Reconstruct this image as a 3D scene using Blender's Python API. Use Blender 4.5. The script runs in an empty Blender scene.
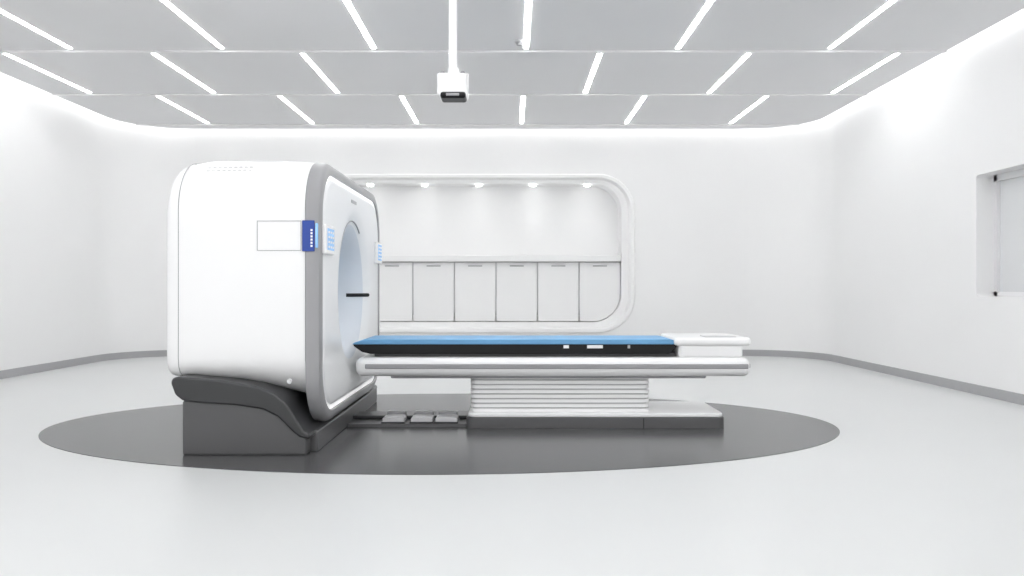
import bpy, bmesh, math
from mathutils import Vector
S = bpy.context.scene
S.view_settings.view_transform = 'Standard'
S.view_settings.exposure = 0.0

# ------------------------------------------------------------ materials
def mat(name, col, rough=0.5, metal=0.0, emit=0.0, coat=0.0, noise=0.0, nscale=3.0, spec=0.5):
    m = bpy.data.materials.new(name); m.use_nodes = True
    nt = m.node_tree; b = nt.nodes['Principled BSDF']
    c = (*col, 1) if len(col) == 3 else col
    b.inputs['Base Color'].default_value = c
    b.inputs['Roughness'].default_value = rough
    b.inputs['Metallic'].default_value = metal
    b.inputs['Coat Weight'].default_value = coat
    b.inputs['Coat Roughness'].default_value = 0.08
    b.inputs['Specular IOR Level'].default_value = spec
    if emit > 0:
        b.inputs['Emission Color'].default_value = c
        b.inputs['Emission Strength'].default_value = emit
    if noise > 0:
        tc = nt.nodes.new('ShaderNodeTexCoord'); n = nt.nodes.new('ShaderNodeTexNoise')
        n.inputs['Scale'].default_value = nscale; n.inputs['Detail'].default_value = 4
        r = nt.nodes.new('ShaderNodeValToRGB')
        r.color_ramp.elements[0].color = tuple(x*(1-noise) for x in col)+(1,)
        r.color_ramp.elements[1].color = tuple(min(1, x*(1+noise)) for x in col)+(1,)
        r.color_ramp.elements[0].position = .3; r.color_ramp.elements[1].position = .7
        nt.links.new(tc.outputs['Object'], n.inputs['Vector'])
        nt.links.new(n.outputs['Fac'], r.inputs['Fac'])
        nt.links.new(r.outputs['Color'], b.inputs['Base Color'])
    return m
M_wall = mat('wall_paint', (.85,.85,.85), .6, noise=.01, nscale=.7)
M_floor = mat('floor_vinyl', (.62,.63,.63), .32, noise=.015, nscale=.6)
M_disc = mat('dark_vinyl', (.085,.085,.088), .22, noise=.04, nscale=1.0)
M_ceil = mat('ceiling_panel', (.80,.80,.81), .7, noise=.01, nscale=.8)
M_trimw = mat('white_trim', (.88,.88,.88), .5)
M_base = mat('baseboard_grey', (.38,.38,.39), .45)
M_strip = mat('led_strip', (1,1,1), .5, emit=30)
M_cove = mat('cove_led', (1,1,1), .5, emit=6)
M_spot = mat('spot_led', (1,1,1), .5, emit=12)
M_white = mat('gloss_white_plastic', (.90,.90,.905), .28, coat=.4)
M_face = mat('face_white_plastic', (.88,.89,.90), .35, coat=.1)
M_bore = mat('bore_shaded_plastic', (.72,.76,.81), .3)  # bluish grey shading inside the bore, put into the base colour
M_grey = mat('trim_grey', (.33,.33,.34), .35)
M_lgrey = mat('light_grey', (.46,.46,.47), .4)
M_soft = mat('soft_grey', (.62,.62,.63), .4)
M_dark = mat('dark_grey_plastic', (.034,.035,.037), .28)
M_base2 = mat('base_grey_plastic', (.095,.095,.098), .35)
M_black = mat('black_carbon', (.007,.007,.008), .4, spec=.25)
M_blue = mat('blue_mattress', (.15,.38,.64), .5, noise=.05, nscale=4)
M_badge = mat('badge_blue', (.018,.06,.33), .35)
M_screen = mat('screen_blue', (.28,.52,.85), .2, emit=.25)
M_ring = mat('ring_glow', (1,1,1), .4, emit=.5)
M_line = mat('seam_line', (.36,.36,.37), .5)
M_win = mat('window_glass', (.72,.73,.74), .25)
M_frame = mat('window_frame', (.80,.80,.81), .4)
M_cab = mat('cabinet_white', (.84,.84,.84), .45)

# ------------------------------------------------------------ helpers
def link(o, parent=None):
    S.collection.objects.link(o)
    if parent: o.parent = parent
    return o
def empty(name, loc=(0,0,0)):
    e = bpy.data.objects.new(name, None); e.empty_display_size = .2
    return link(e)
def finish(name, bm, mats, parent=None, smooth=False, bevel=0, seg=3, angle=35):
    bmesh.ops.recalc_face_normals(bm, faces=bm.faces)
    me = bpy.data.meshes.new(name); bm.to_mesh(me); bm.free()
    for m in (mats if isinstance(mats, (list, tuple)) else [mats]): me.materials.append(m)
    o = bpy.data.objects.new(name, me); link(o, parent)
    if bevel > 0:
        b = o.modifiers.new('bevel', 'BEVEL'); b.width = bevel; b.segments = seg
        b.limit_method = 'ANGLE'; b.angle_limit = math.radians(30)
        smooth = True
    if smooth:
        for p in me.polygons: p.use_smooth = True
        me.set_sharp_from_angle(angle=math.radians(angle)) if bevel == 0 else None
        if bevel > 0:
            w = o.modifiers.new('wn', 'WEIGHTED_NORMAL'); w.keep_sharp = True
    return o
def addbox(bm, a, b, mi=0):
    vs = [bm.verts.new((x,y,z)) for x in (a[0],b[0]) for y in (a[1],b[1]) for z in (a[2],b[2])]
    for f in ((0,1,3,2),(4,6,7,5),(0,4,5,1),(2,3,7,6),(0,2,6,4),(1,5,7,3)):
        bm.faces.new([vs[i] for i in f]).material_index = mi
def box(name, a, b, m, parent=None, bevel=0, seg=3):
    bm = bmesh.new(); addbox(bm, a, b)
    return finish(name, bm, m, parent, bevel=bevel, seg=seg)
def prism_xz(name, pts, y0, y1, m, parent=None, bevel=0, seg=3):
    bm = bmesh.new()
    A = [bm.verts.new((p[0],y0,p[1])) for p in pts]; B = [bm.verts.new((p[0],y1,p[1])) for p in pts]
    bm.faces.new(A); bm.faces.new(B[::-1]); n = len(pts)
    for i in range(n): bm.faces.new([A[i],A[(i+1)%n],B[(i+1)%n],B[i]])
    return finish(name, bm, m, parent, bevel=bevel, seg=seg)
def cyl(name, p0, p1, r, m, parent=None, n=32, r2=None, bevel=0):
    p0 = Vector(p0); p1 = Vector(p1); d = p1-p0
    bm = bmesh.new()
    bmesh.ops.create_cone(bm, cap_ends=True, segments=n, radius1=r, radius2=r if r2 is None else r2, depth=d.length)
    q = Vector((0,0,1)).rotation_difference(d.normalized()).to_matrix().to_4x4()
    q.translation = (p0+p1)/2
    bmesh.ops.transform(bm, matrix=q, verts=bm.verts)
    return finish(name, bm, m, parent, smooth=True, bevel=bevel)
def corners(u0,u1,v0,v1,r,n=12):
    """rounded rect by corner arcs, (u,v)"""
    r = max(r,1e-4); out=[]
    for cx,cy,a0 in ((u1-r,v1-r,0),(u0+r,v1-r,90),(u0+r,v0+r,180),(u1-r,v0+r,270)):
        for i in range(n+1):
            a = math.radians(a0+90*i/n); out.append((cx+r*math.cos(a), cy+r*math.sin(a)))
    return out
def loft(bm, loops, mi=None, closed=False, cap0=False, cap1=False):
    L = [[bm.verts.new(p) for p in lp] for lp in loops]
    n = len(L[0]); K = len(L)
    for k in range(K if closed else K-1):
        a, b = L[k], L[(k+1)%K]
        for i in range(n):
            f = bm.faces.new([a[i],a[(i+1)%n],b[(i+1)%n],b[i]])
            if mi: f.material_index = mi[k]
    if cap0: bm.faces.new(L[0]).material_index = mi[0] if mi else 0
    if cap1: bm.faces.new(L[-1]).material_index = mi[-1] if mi else 0
    return L
def tube(name, pts, r, m, parent=None, cyclic=False):
    c = bpy.data.curves.new(name, 'CURVE'); c.dimensions='3D'; c.bevel_depth=r; c.bevel_resolution=3; c.use_fill_caps=True
    sp = c.splines.new('POLY'); sp.points.add(len(pts)-1)
    for i,p in enumerate(pts): sp.points[i].co = (*p,1)
    sp.use_cyclic_u = cyclic; c.materials.append(m)
    return link(bpy.data.objects.new(name, c), parent)

# ------------------------------------------------------------ room
XL, XR, YB, YF, H, R = -6.47, 5.03, 13.5, -2.5, 3.82, 1.1
HT = 3.98
# floor
bm = bmesh.new(); addbox(bm, (XL-.3,YF,-.1),(XR+.3,YB+.6,0)); finish('floor', bm, M_floor)
# disc inlay
bm = bmesh.new(); N=160; top=[]; bot=[]
for i in range(N):
    a=2*math.pi*i/N; c,s=math.cos(a),math.sin(a)
    x=-.572+3.27*c; y=6.77+1.87*s
    top.append(bm.verts.new((x,y,.004))); bot.append(bm.verts.new((x,y,-.001)))
bm.faces.new(top); bm.faces.new(bot[::-1])
for i in range(N): bm.faces.new([top[i],bot[i],bot[(i+1)%N],top[(i+1)%N]])
finish('floor_inlay_disc', bm, M_disc)
# walls
T=.12
box('wall_left', (XL-T,YF,0),(XL,YB-R,HT), M_wall)
def arcwall(bm, cx, cy, a0, r=R, z0=0, z1=HT, th=T, n=20, mi=0):
    def pt(a, rr): return (cx+rr*math.cos(a), cy+rr*math.sin(a))
    prev=None
    for i in range(n+1):
        a=math.radians(a0+90*i/n); p=pt(a,r); q=pt(a,r+th)
        cur=[bm.verts.new((*p,z0)),bm.verts.new((*p,z1)),bm.verts.new((*q,z1)),bm.verts.new((*q,z0))]
        if prev:
            for j in range(4):
                bm.faces.new([prev[j],prev[(j+1)%4],cur[(j+1)%4],cur[j]]).material_index=mi
        prev=cur
NX0,NX1,NZ0,NZ1 = -3.34,2.08,.39,3.08      # niche outer
IX0,IX1,IZ0,IZ1 = -3.12,1.86,.57,2.93      # niche inner
def L3(c, y): return [(u,y,v) for u,v in c]
bm = bmesh.new(); arcwall(bm, XL+R, YB-R, 90); finish('wall_corner_left', bm, M_wall, smooth=True, angle=30)
bm = bmesh.new(); arcwall(bm, XR-R, YB-R, 0); finish('wall_corner_right', bm, M_wall, smooth=True, angle=30)
outer = corners(XL+R,XR-R,0,HT,0)
def off(d): return corners(NX0+d,NX1-d,NZ0+d*.9,NZ1-d*.9,.62-d)
o1 = corners(NX0,NX1,NZ0,NZ1,.62)
inner = corners(IX0,IX1,IZ0,IZ1,.48)
bm = bmesh.new()
loft(bm,[L3(outer,YB),L3(off(.01),YB),L3(off(.01),YB+.02),L3(outer,YB+.02)],closed=True)
finish('wall_back', bm, M_wall)
cb=empty('built_in_cabinet')
bm = bmesh.new()
loops=[L3(o1,YB+.001), L3(o1,YB-.03), L3(off(.02),YB-.05), L3(off(.07),YB-.05), L3(off(.09),YB-.03), L3(off(.11),YB+.02), L3(inner,YB+.03), L3(inner,YB+.45)]
loft(bm, loops, cap1=True)
finish('niche_shell', bm, M_wall, cb, smooth=True, angle=30)
# right wall with window opening
WY0,WY1,WZ0,WZ1 = 5.6,8.63,1.06,2.37
bm = bmesh.new()
def LX(c,x): return [(x,u,v) for u,v in c]
ro = corners(YF,YB-R,0,HT,0,2); ri = corners(WY0,WY1,WZ0,WZ1,.03,2)
loft(bm,[LX(ro,XR),LX(ri,XR),LX(ri,XR+.32)])
finish('wall_right', bm, M_wall)
w = empty('window_1')
box('glass',(XR+.22,WY0+.05,WZ0+.05),(XR+.235,WY1-.05,WZ1-.05),M_win,w)
bm=bmesh.new()
for a,b in (((WY0,WZ0),(WY1,WZ0+.05)),((WY0,WZ1-.07),(WY1,WZ1)),((WY0,WZ0),(WY0+.06,WZ1)),((WY1-.06,WZ0),(WY1,WZ1)),((7.06,WZ0),(7.12,WZ1))):
    addbox(bm,(XR+.19,a[0],a[1]),(XR+.26,b[0],b[1]))
finish('frame',bm,M_frame,w)
# baseboards
bt=.018; bh=.105
box('baseboard_left',(XL,YF,0),(XL+bt,YB-R,bh),M_base)
box('baseboard_right',(XR-bt,YF,0),(XR,YB-R,bh),M_base)
bm=bmesh.new(); addbox(bm,(XL+R,YB-bt,0),(XR-R,YB,bh))
arcwall(bm, XL+R, YB-R, 90, r=R-bt, z1=bh, th=bt); arcwall(bm, XR-R, YB-R, 0, r=R-bt, z1=bh, th=bt)
finish('baseboard_back',bm,M_base)
# ceiling
bm=bmesh.new()
addbox(bm,(XL-T,YF,HT),(XR+T,YB+.6,HT+.05))
finish('ceiling',bm,M_trimw)
G=.14
def insetpath(y0,y1,g):
    pts=[]
    n=24
    def hw(y):
        if y<=YB-R: return 0
        d=min(1,(y-(YB-R))/(R-g)); return (R-g)*(1-math.sqrt(max(0,1-d*d)))
    ys=[y0+(y1-y0)*i/n for i in range(n+1)]
    left=[(XL+g+hw(y),y) for y in ys]; right=[(XR-g-hw(y),y) for y in ys]
    return left+right[::-1]
rows=[-1.08,.93,2.94,4.95,6.96,8.97,10.98,12.99]
cp=empty('suspended_ceiling')
def panel(nm,y0,y1):
    pts=insetpath(y0,y1,G); bm=bmesh.new()
    A=[bm.verts.new((p[0],p[1],H)) for p in pts]; B=[bm.verts.new((p[0],p[1],H+.05)) for p in pts]
    bm.faces.new(A); bm.faces.new(B[::-1]); n=len(pts)
    for i in range(n): bm.faces.new([A[i],A[(i+1)%n],B[(i+1)%n],B[i]])
    finish(nm,bm,M_ceil,cp)
for i in range(len(rows)-1): panel('panel_row_%d'%i, rows[i]+.02, rows[i+1]-.02)
panel('panel_row_back',rows[-1]+.02,YB-G)
for i,y in enumerate(rows):
    if y>YB-R: 
        d=(y-(YB-R)); h=(R-G)*(1-math.sqrt(1-(d/(R-G))**2))
    else: h=0
    box('cross_rail_%d'%i,(XL+G+h,y-.02,H-.018),(XR-G-h,y+.02,H+.05),M_trimw,cp)
# strips
bm=bmesh.new()
for i in range(len(rows)-1):
    y0=rows[i]+.10; y1=rows[i+1]-.10
    odd=(i%2==1)
    base=.155+(.8465 if odd else 0)
    for k in range(-5,5):
        x=base+1.693*k
        if XL+.45<x<XR-.4: addbox(bm,(x-.025,y0,H-.004),(x+.025,y1,H+.004))
finish('linear_ceiling_lights',bm,M_strip)
# cove light
bm=bmesh.new()
zc=HT-.03
def cove(x0,y0,x1,y1): addbox(bm,(x0,y0,zc),(x1,y1,zc+.015))
cove(XL+.05,YF+.1,XL+.12,YB-R); cove(XR-.12,YF+.1,XR-.05,YB-R); cove(XL+R,YB-.12,XR-R,YB-.05)
arcwall(bm,XL+R,YB-R,90,r=R-.12,z0=zc,z1=zc+.015,th=.07); arcwall(bm,XR-R,YB-R,0,r=R-.12,z0=zc,z1=zc+.015,th=.07)
finish('cove_light',bm,M_cove)
# small ceiling detector
sd=empty('ceiling_sensor')
cyl('base',(.08,8.6,H-.02),(.08,8.6,H),.05,M_lgrey,sd); cyl('dome',(.08,8.6,H-.05),(.08,8.6,H-.02),.028,M_grey,sd,r2=.04)

# ------------------------------------------------------------ built-in cabinet in niche
CZ=1.60
box('counter',(IX0+.005,YB+.035,CZ),(IX1-.005,YB+.44,CZ+.11),M_cab,cb,bevel=.012)
dw=(IX1-IX0)/7
bm=bmesh.new(); addbox(bm,(IX0+.05,YB+.16,IZ0+.12),(IX1-.05,YB+.44,CZ)); finish('carcass',bm,M_soft,cb)
for k in range(7):
    x0=IX0+dw*k+.012; x1=IX0+dw*(k+1)-.012
    pts=[(x0,CZ-.015),(x1,CZ-.015),(x1,IZ0+.012),(x0,IZ0+.012)]
    if k==6: pts=[(x0,CZ-.015),(x1,CZ-.015)]+[(x1-.46+.46*math.cos(math.radians(-a)),IZ0+.472+.46*math.sin(math.radians(-a))) for a in range(0,91,10)]+[(x0,IZ0+.012)]
    if k==0: pts=[(x0,CZ-.015),(x1,CZ-.015),(x1,IZ0+.012)]+[(x0+.46-.46*math.sin(math.radians(a)),IZ0+.472-.46*math.cos(math.radians(a))) for a in range(0,91,10)]
    prism_xz('door_%d'%k,pts,YB+.13,YB+.158,M_cab,cb)
    xm=(x0+x1)/2
    box('handle_%d'%k,(xm-.12,YB+.118,CZ-.085),(xm+.12,YB+.13,CZ-.06),M_lgrey,cb,bevel=.004)
for k in range(6):
    x=1.29-.93*k
    if x<IX0+.3: continue
    cyl('downlight_%d'%k,(x,YB+.16,IZ1-.035),(x,YB+.16,IZ1+.0),.05,M_spot,cb)
    l=bpy.data.lights.new('spot','SPOT'); l.energy=4; l.spot_size=math.radians(95); l.spot_blend=.9; l.shadow_soft_size=.04
    o=bpy.data.objects.new('beam_%d'%k,l); link(o,cb); o.location=(x,YB+.16,IZ1-.06)

# ------------------------------------------------------------ scanner gantry
g=empty('ct_scanner_gantry')
CY,CZB=6.8,1.12
NA=160
def rsd(u,v,u0,u1,v0,v1,r,rb=None):
    cx,cy=(u0+u1)/2,(v0+v1)/2
    if rb is not None and v<cy: r=rb
    hx,hy=(u1-u0)/2-r,(v1-v0)/2-r
    dx,dy=abs(u-cx)-hx,abs(v-cy)-hy
    return math.hypot(max(dx,0),max(dy,0))+min(max(dx,dy),0)-r
def ray_loop(x,hw,z0,z1,r,rb=None):
    out=[]
    for i in range(NA):
        a=2*math.pi*i/NA; c,s=math.cos(a),math.sin(a); lo,hi=0,4
        for _ in range(40):
            m=(lo+hi)/2
            if rsd(c*m,CZB+s*m,-hw,hw,z0,z1,r,rb)<0: lo=m
            else: hi=m
        out.append((x,CY+c*lo,CZB+s*lo))
    return out
def circ(x,r): return [(x,CY+r*math.cos(2*math.pi*i/NA),CZB+r*math.sin(2*math.pi*i/NA)) for i in range(NA)]
XR0=-2.44
loops=[];mi=[]
def add(lp,m): loops.append(lp); mi.append(m)
def zb(x): return .52-.16*max(0,(x+2.2)/.77)**1.5 if x>-2.2 else .52
def ztop(x):
    t=(x+1.9)/.5; return 2.092-.02*t*t
RB=.12
for t in (0,15,30,45,60,75,90):
    a=math.radians(t); x=XR0+.11*(1-math.cos(a)); ins=.10*(1-math.sin(a))
    add(ray_loop(x,1.25-ins,zb(x)+ins*.2,ztop(-2.3)-.02-ins*1.2,.37-ins*.3,RB),0)
for x,d in ((-2.19,.0),(-2.1,0),(-1.9,0),(-1.7,0),(-1.55,0),(-1.442,0)):
    add(ray_loop(x,1.25-d,zb(x),ztop(x),.37,RB+.2*max(0,(x+2.1)/.65)),0)
mi[-1]=4
add(ray_loop(-1.440,1.24,.30,2.06,.37),1)
add(ray_loop(-1.436,1.262,.17,2.078,.38),1)
add(ray_loop(-1.37,1.262,.165,2.072,.38),1)
add(ray_loop(-1.345,1.25,.18,2.055,.37),1)
add(ray_loop(-1.335,1.225,.205,2.03,.355),1)
add(ray_loop(-1.335,1.185,.245,1.99,.33),1)
add(ray_loop(-1.350,1.18,.25,1.985,.33),5)
add(ray_loop(-1.350,1.150,.28,1.955,.31),2)
add(ray_loop(-1.338,1.135,.295,1.94,.30),2)
add(ray_loop(-1.335,1.12,.31,1.925,.29),2)
add(circ(-1.335,.78),2)
for t in range(0,91,6):
    a=math.radians(t); add(circ(-1.335-.35*(1-math.cos(a)),.72-.30*math.sin(a)),2 if t<30 else 3)
add(circ(-1.9,.42),3)
for t in range(0,91,15):
    a=math.radians(t); add(circ(-2.17-.25*math.sin(a),.42+.22*(1-math.cos(a))),0)
bm=bmesh.new(); loft(bm,loops,mi,closed=True)
finish('housing',bm,[M_white,M_grey,M_face,M_bore,M_line,M_ring],g,smooth=True,angle=40)
tube('rear_seam',[(-2.325,p[1],p[2]) for p in ray_loop(0,1.2495,.52,2.0705,.37,RB)],.003,M_line,g,cyclic=True)
# bore ring seam
pts=[(-1.347,CY+.60*math.cos(math.radians(a)),CZB+.60*math.sin(math.radians(a))) for a in range(60,166,5)]
rr=.60; ph=math.asin((.72-rr)/.30); xx=-1.335-.35*(1-math.cos(ph))
tube('bore_seam',[(xx+.002,p[1],p[2]) for p in pts],.006,M_line,g)
for s in (1,):
    P=[]
    for t in range(16,62,5):
        a=math.radians(t); r=.72-.30*math.sin(a); P.append((-1.335-.35*(1-math.cos(a))+.003,CY+s*r*.999,CZB-.035))
    tube('positioning_slot',P,.017,M_black,g)
# gantry dark bumper (swoosh) and base
yN,yFr=5.45,8.15
up=[(-2.33,.50),(-2.32,.535),(-2.28,.545),(-2.15,.535),(-1.95,.515),(-1.75,.48),(-1.62,.43),(-1.54,.36),(-1.47,.25),(-1.42,.17),(-1.38,.15)]
lo=[(-1.38,.115),(-1.45,.13),(-1.50,.17),(-1.60,.27),(-1.70,.32),(-1.9,.35),(-2.15,.365),(-2.25,.38),(-2.30,.42)]
prism_xz('bumper',up+lo,yN-.02,yFr+.02,M_dark,g,bevel=.028,seg=4)
prism_xz('base',[(-2.26,.0),(-2.26,.38),(-2.0,.40),(-1.7,.38),(-1.55,.26),(-1.46,.16),(-1.41,.12),(-1.41,0)],yN,yFr,M_base2,g,bevel=.02)
box('base_front_plinth',(-1.42,yN+.12,0),(-1.36,yFr-.12,.15),M_base2,g,bevel=.015)
ys=CY-1.252
def rectline(nm,x0,x1,z0,z1,y,r,m):
    tube(nm,[(x0,y,z0),(x1,y,z0),(x1,y,z1),(x0,y,z1)],r,m,g,cyclic=True)
rectline('hatch_outline',-1.775,-1.47,1.412,1.617,ys,.003,M_line)
box('badge',(-1.458,CY-1.272,1.405),(-1.372,CY-1.255,1.62),M_badge,g,bevel=.004)
bm=bmesh.new()
for i in range(6): addbox(bm,(-1.398,CY-1.275,1.435+.022*i),(-1.384,CY-1.271,1.449+.022*i))
finish('badge_marks',bm,M_white,g)
box('badge_tab',(-1.366,CY-1.272,1.43),(-1.35,CY-1.24,1.60),M_screen,g,bevel=.003)
for s in (-1,1):
    a,b=sorted((CY+s*1.20,CY+s*.93))
    box('control_panel',(-1.34,a,1.39),(-1.305,b,1.60),M_white,g,bevel=.012)
    box('control_screen',(-1.306,a+.035,1.42),(-1.302,b-.035,1.575),M_screen,g)
    bm=bmesh.new()
    for i in range(4):
        for j in range(3): addbox(bm,(-1.302,a+.05+.065*j,1.435+.035*i),(-1.3,a+.085+.065*j,1.45+.035*i))
    finish('control_keys',bm,M_white,g)
# small dashes standing in for the faint lettering on the shoulder
bm=bmesh.new()
for k in range(9):
    x=-2.17+.037*k
    for th in (46,52):
        a=math.radians(th); y=CY-1.25+.37-.37*math.cos(a); z=ztop(x)-.37+.37*math.sin(a)
        addbox(bm,(x,y-.003,z-.003),(x+.024,y+.006,z+.003))
finish('top_lettering',bm,M_soft,g)
cyl('release_button',(-1.55,CY-1.256,.50),(-1.55,CY-1.245,.50),.018,M_soft,g,n=20)
box('face_label',(-1.337,6.62,1.86),(-1.331,6.82,1.885),M_lgrey,g)

# ------------------------------------------------------------ patient table
t=empty('patient_table')
Y0,Y1=6.49,7.22
def plan_prism(nm,x0,x1,y0,y1,z0,z1,r,m,bev=.008):
    c=corners(x0,x1,y0,y1,r,8); bm=bmesh.new()
    loft(bm,[[(u,v,z0) for u,v in c],[(u,v,z1) for u,v in c]],cap0=True,cap1=True)
    return finish(nm,bm,m,t,bevel=bev)
plan_prism('pedestal_skirt',-.375,1.74,Y0,Y1,0,.095,.06,M_base2)
plan_prism('pedestal_top',-.36,1.73,Y0+.01,Y1-.01,.095,.125,.06,M_white)
box('skirt_joint',(1.07,Y0-.002,.005),(1.076,Y0+.01,.09),M_black,t)
# lift column: flat ribs separated by narrow grooves
bm=bmesh.new(); nb=8; z0=.12; z1=.43; L=[]; mm=[]
for i in range(nb):
    for f,d,q in ((.03,.016,0),(.08,0,0),(.76,0,0),(.81,.016,1)):
        z=z0+(z1-z0)*(i+f)/nb
        L.append([(u,v,z) for u,v in corners(-.345+d,1.14-d,6.60+d,7.10-d,.05,8)]); mm.append(q)
loft(bm,L,mi=mm,cap0=True,cap1=True); finish('lift_column',bm,[M_white,M_lgrey],t,smooth=True,angle=25)
# carriage beam
box('beam',(-1.285,6.50,.425),(1.955,7.20,.58),M_white,t,bevel=.06,seg=6)
box('beam_stripe',(-1.20,6.490,.49),(1.93,6.52,.53),M_grey,t,bevel=.008)
box('beam_end_stripe',(1.93,6.54,.49),(1.96,7.16,.53),M_grey,t,bevel=.01)
box('beam_underside',(-1.0,6.56,.405),(1.6,7.14,.44),M_grey,t,bevel=.01)
box('rear_block',(1.37,6.54,.57),(1.90,7.16,.69),M_white,t,bevel=.03,seg=4)
box('rear_deck',(1.335,6.52,.675),(1.96,7.18,.742),M_white,t,bevel=.025,seg=4)
box('rear_controls',(1.60,6.60,.741),(1.86,6.78,.748),M_lgrey,t,bevel=.003)
box('slide_rail',(-1.15,6.66,.575),(1.4,7.06,.61),M_base2,t,bevel=.006)
prism_xz('carbon_cradle',[(-1.31,.668),(-1.315,.69),(1.362,.69),(1.365,.665),(1.33,.625),(1.30,.604),(-1.17,.604),(-1.24,.62)],6.58,7.12,M_black,t,bevel=.012)
prism_xz('mattress',[(-1.325,.684),(-1.30,.70),(-1.22,.726),(1.30,.726),(1.345,.718),(1.345,.684)],6.575,7.125,M_blue,t,bevel=.012,seg=4)
for i,(a,b) in enumerate(((.425,.47),(.62,.75),(.955,.975))):
    box('cradle_label_%d'%i,(a,6.572,.652),(b,6.582,.678),M_white if i!=2 else M_lgrey,t,bevel=.002)
# floor connection + foot pedals
fp=empty('floor_cable_duct')
box('duct',(-1.36,6.56,0),(-.375,7.16,.03),M_base2,fp,bevel=.006)
box('duct_raised',(-1.36,6.80,.03),(-.375,7.05,.06),M_dark,fp,bevel=.01)
for i,x in enumerate((-1.075,-.84,-.635)):
    f=empty('foot_pedal'+('' if i==0 else '.%03d'%i))
    prism_xz('tread',[(x,.03),(x,.07),(x+.03,.078),(x+.15,.078),(x+.18,.07),(x+.18,.03)],6.60,6.78,M_soft,f,bevel=.008)
    box('guard',(x+.01,6.78,.03),(x+.17,6.85,.10),M_grey,f,bevel=.012)
    box('sole',(x-.008,6.58,.0301),(x+.188,6.86,.042),M_dark,f,bevel=.004)

# ------------------------------------------------------------ ceiling camera
c=empty('ceiling_mounted_camera')
cx,cy=-.503,6.8
cyl('pole',(cx,cy,2.985),(cx,cy,H),.034,M_white,c)
cyl('collar',(cx,cy,2.96),(cx,cy,3.02),.045,M_white,c)
cyl('flange',(cx,cy,H-.03),(cx,cy,H),.10,M_white,c)
box('yoke',(cx-.12,cy-.05,2.955),(cx+.12,cy+.05,2.975),M_white,c,bevel=.006)
for s in (-1,1): 
    cyl('knob',(cx+s*.085,cy-.07,2.965),(cx+s*.085,cy-.03,2.965),.02,M_grey,c,n=20)
    box('yoke_arm',(cx+s*.125-.008,cy-.03,2.84),(cx+s*.125+.008,cy+.03,2.975),M_white,c,bevel=.004)
prism_xz('head',[(cx-.115,2.96),(cx+.115,2.96),(cx+.13,2.80),(cx+.12,2.765),(cx-.12,2.765),(cx-.13,2.80)],cy-.11,cy+.11,M_white,c,bevel=.02,seg=4)
box('lens_housing',(cx-.10,cy-.125,2.745),(cx+.115,cy+.07,2.80),M_black,c,bevel=.022,seg=4)
box('lens_window',(cx-.05,cy-.13,2.762),(cx+.06,cy-.12,2.785),M_grey,c,bevel=.004)
box('head_panel',(cx-.06,cy-.114,2.83),(cx+.06,cy-.108,2.90),M_trimw,c,bevel=.002)

# ------------------------------------------------------------ camera, world
cam=bpy.data.cameras.new('camera'); cam.lens=28; cam.sensor_width=36
co=bpy.data.objects.new('camera',cam); link(co); co.location=(0,0,1.15); co.rotation_euler=(math.radians(90),0,0)
S.camera=co
W=bpy.data.worlds.new('world'); S.world=W; W.use_nodes=True
W.node_tree.nodes['Background'].inputs[0].default_value=(1,1,1,1)
W.node_tree.nodes['Background'].inputs[1].default_value=1.5
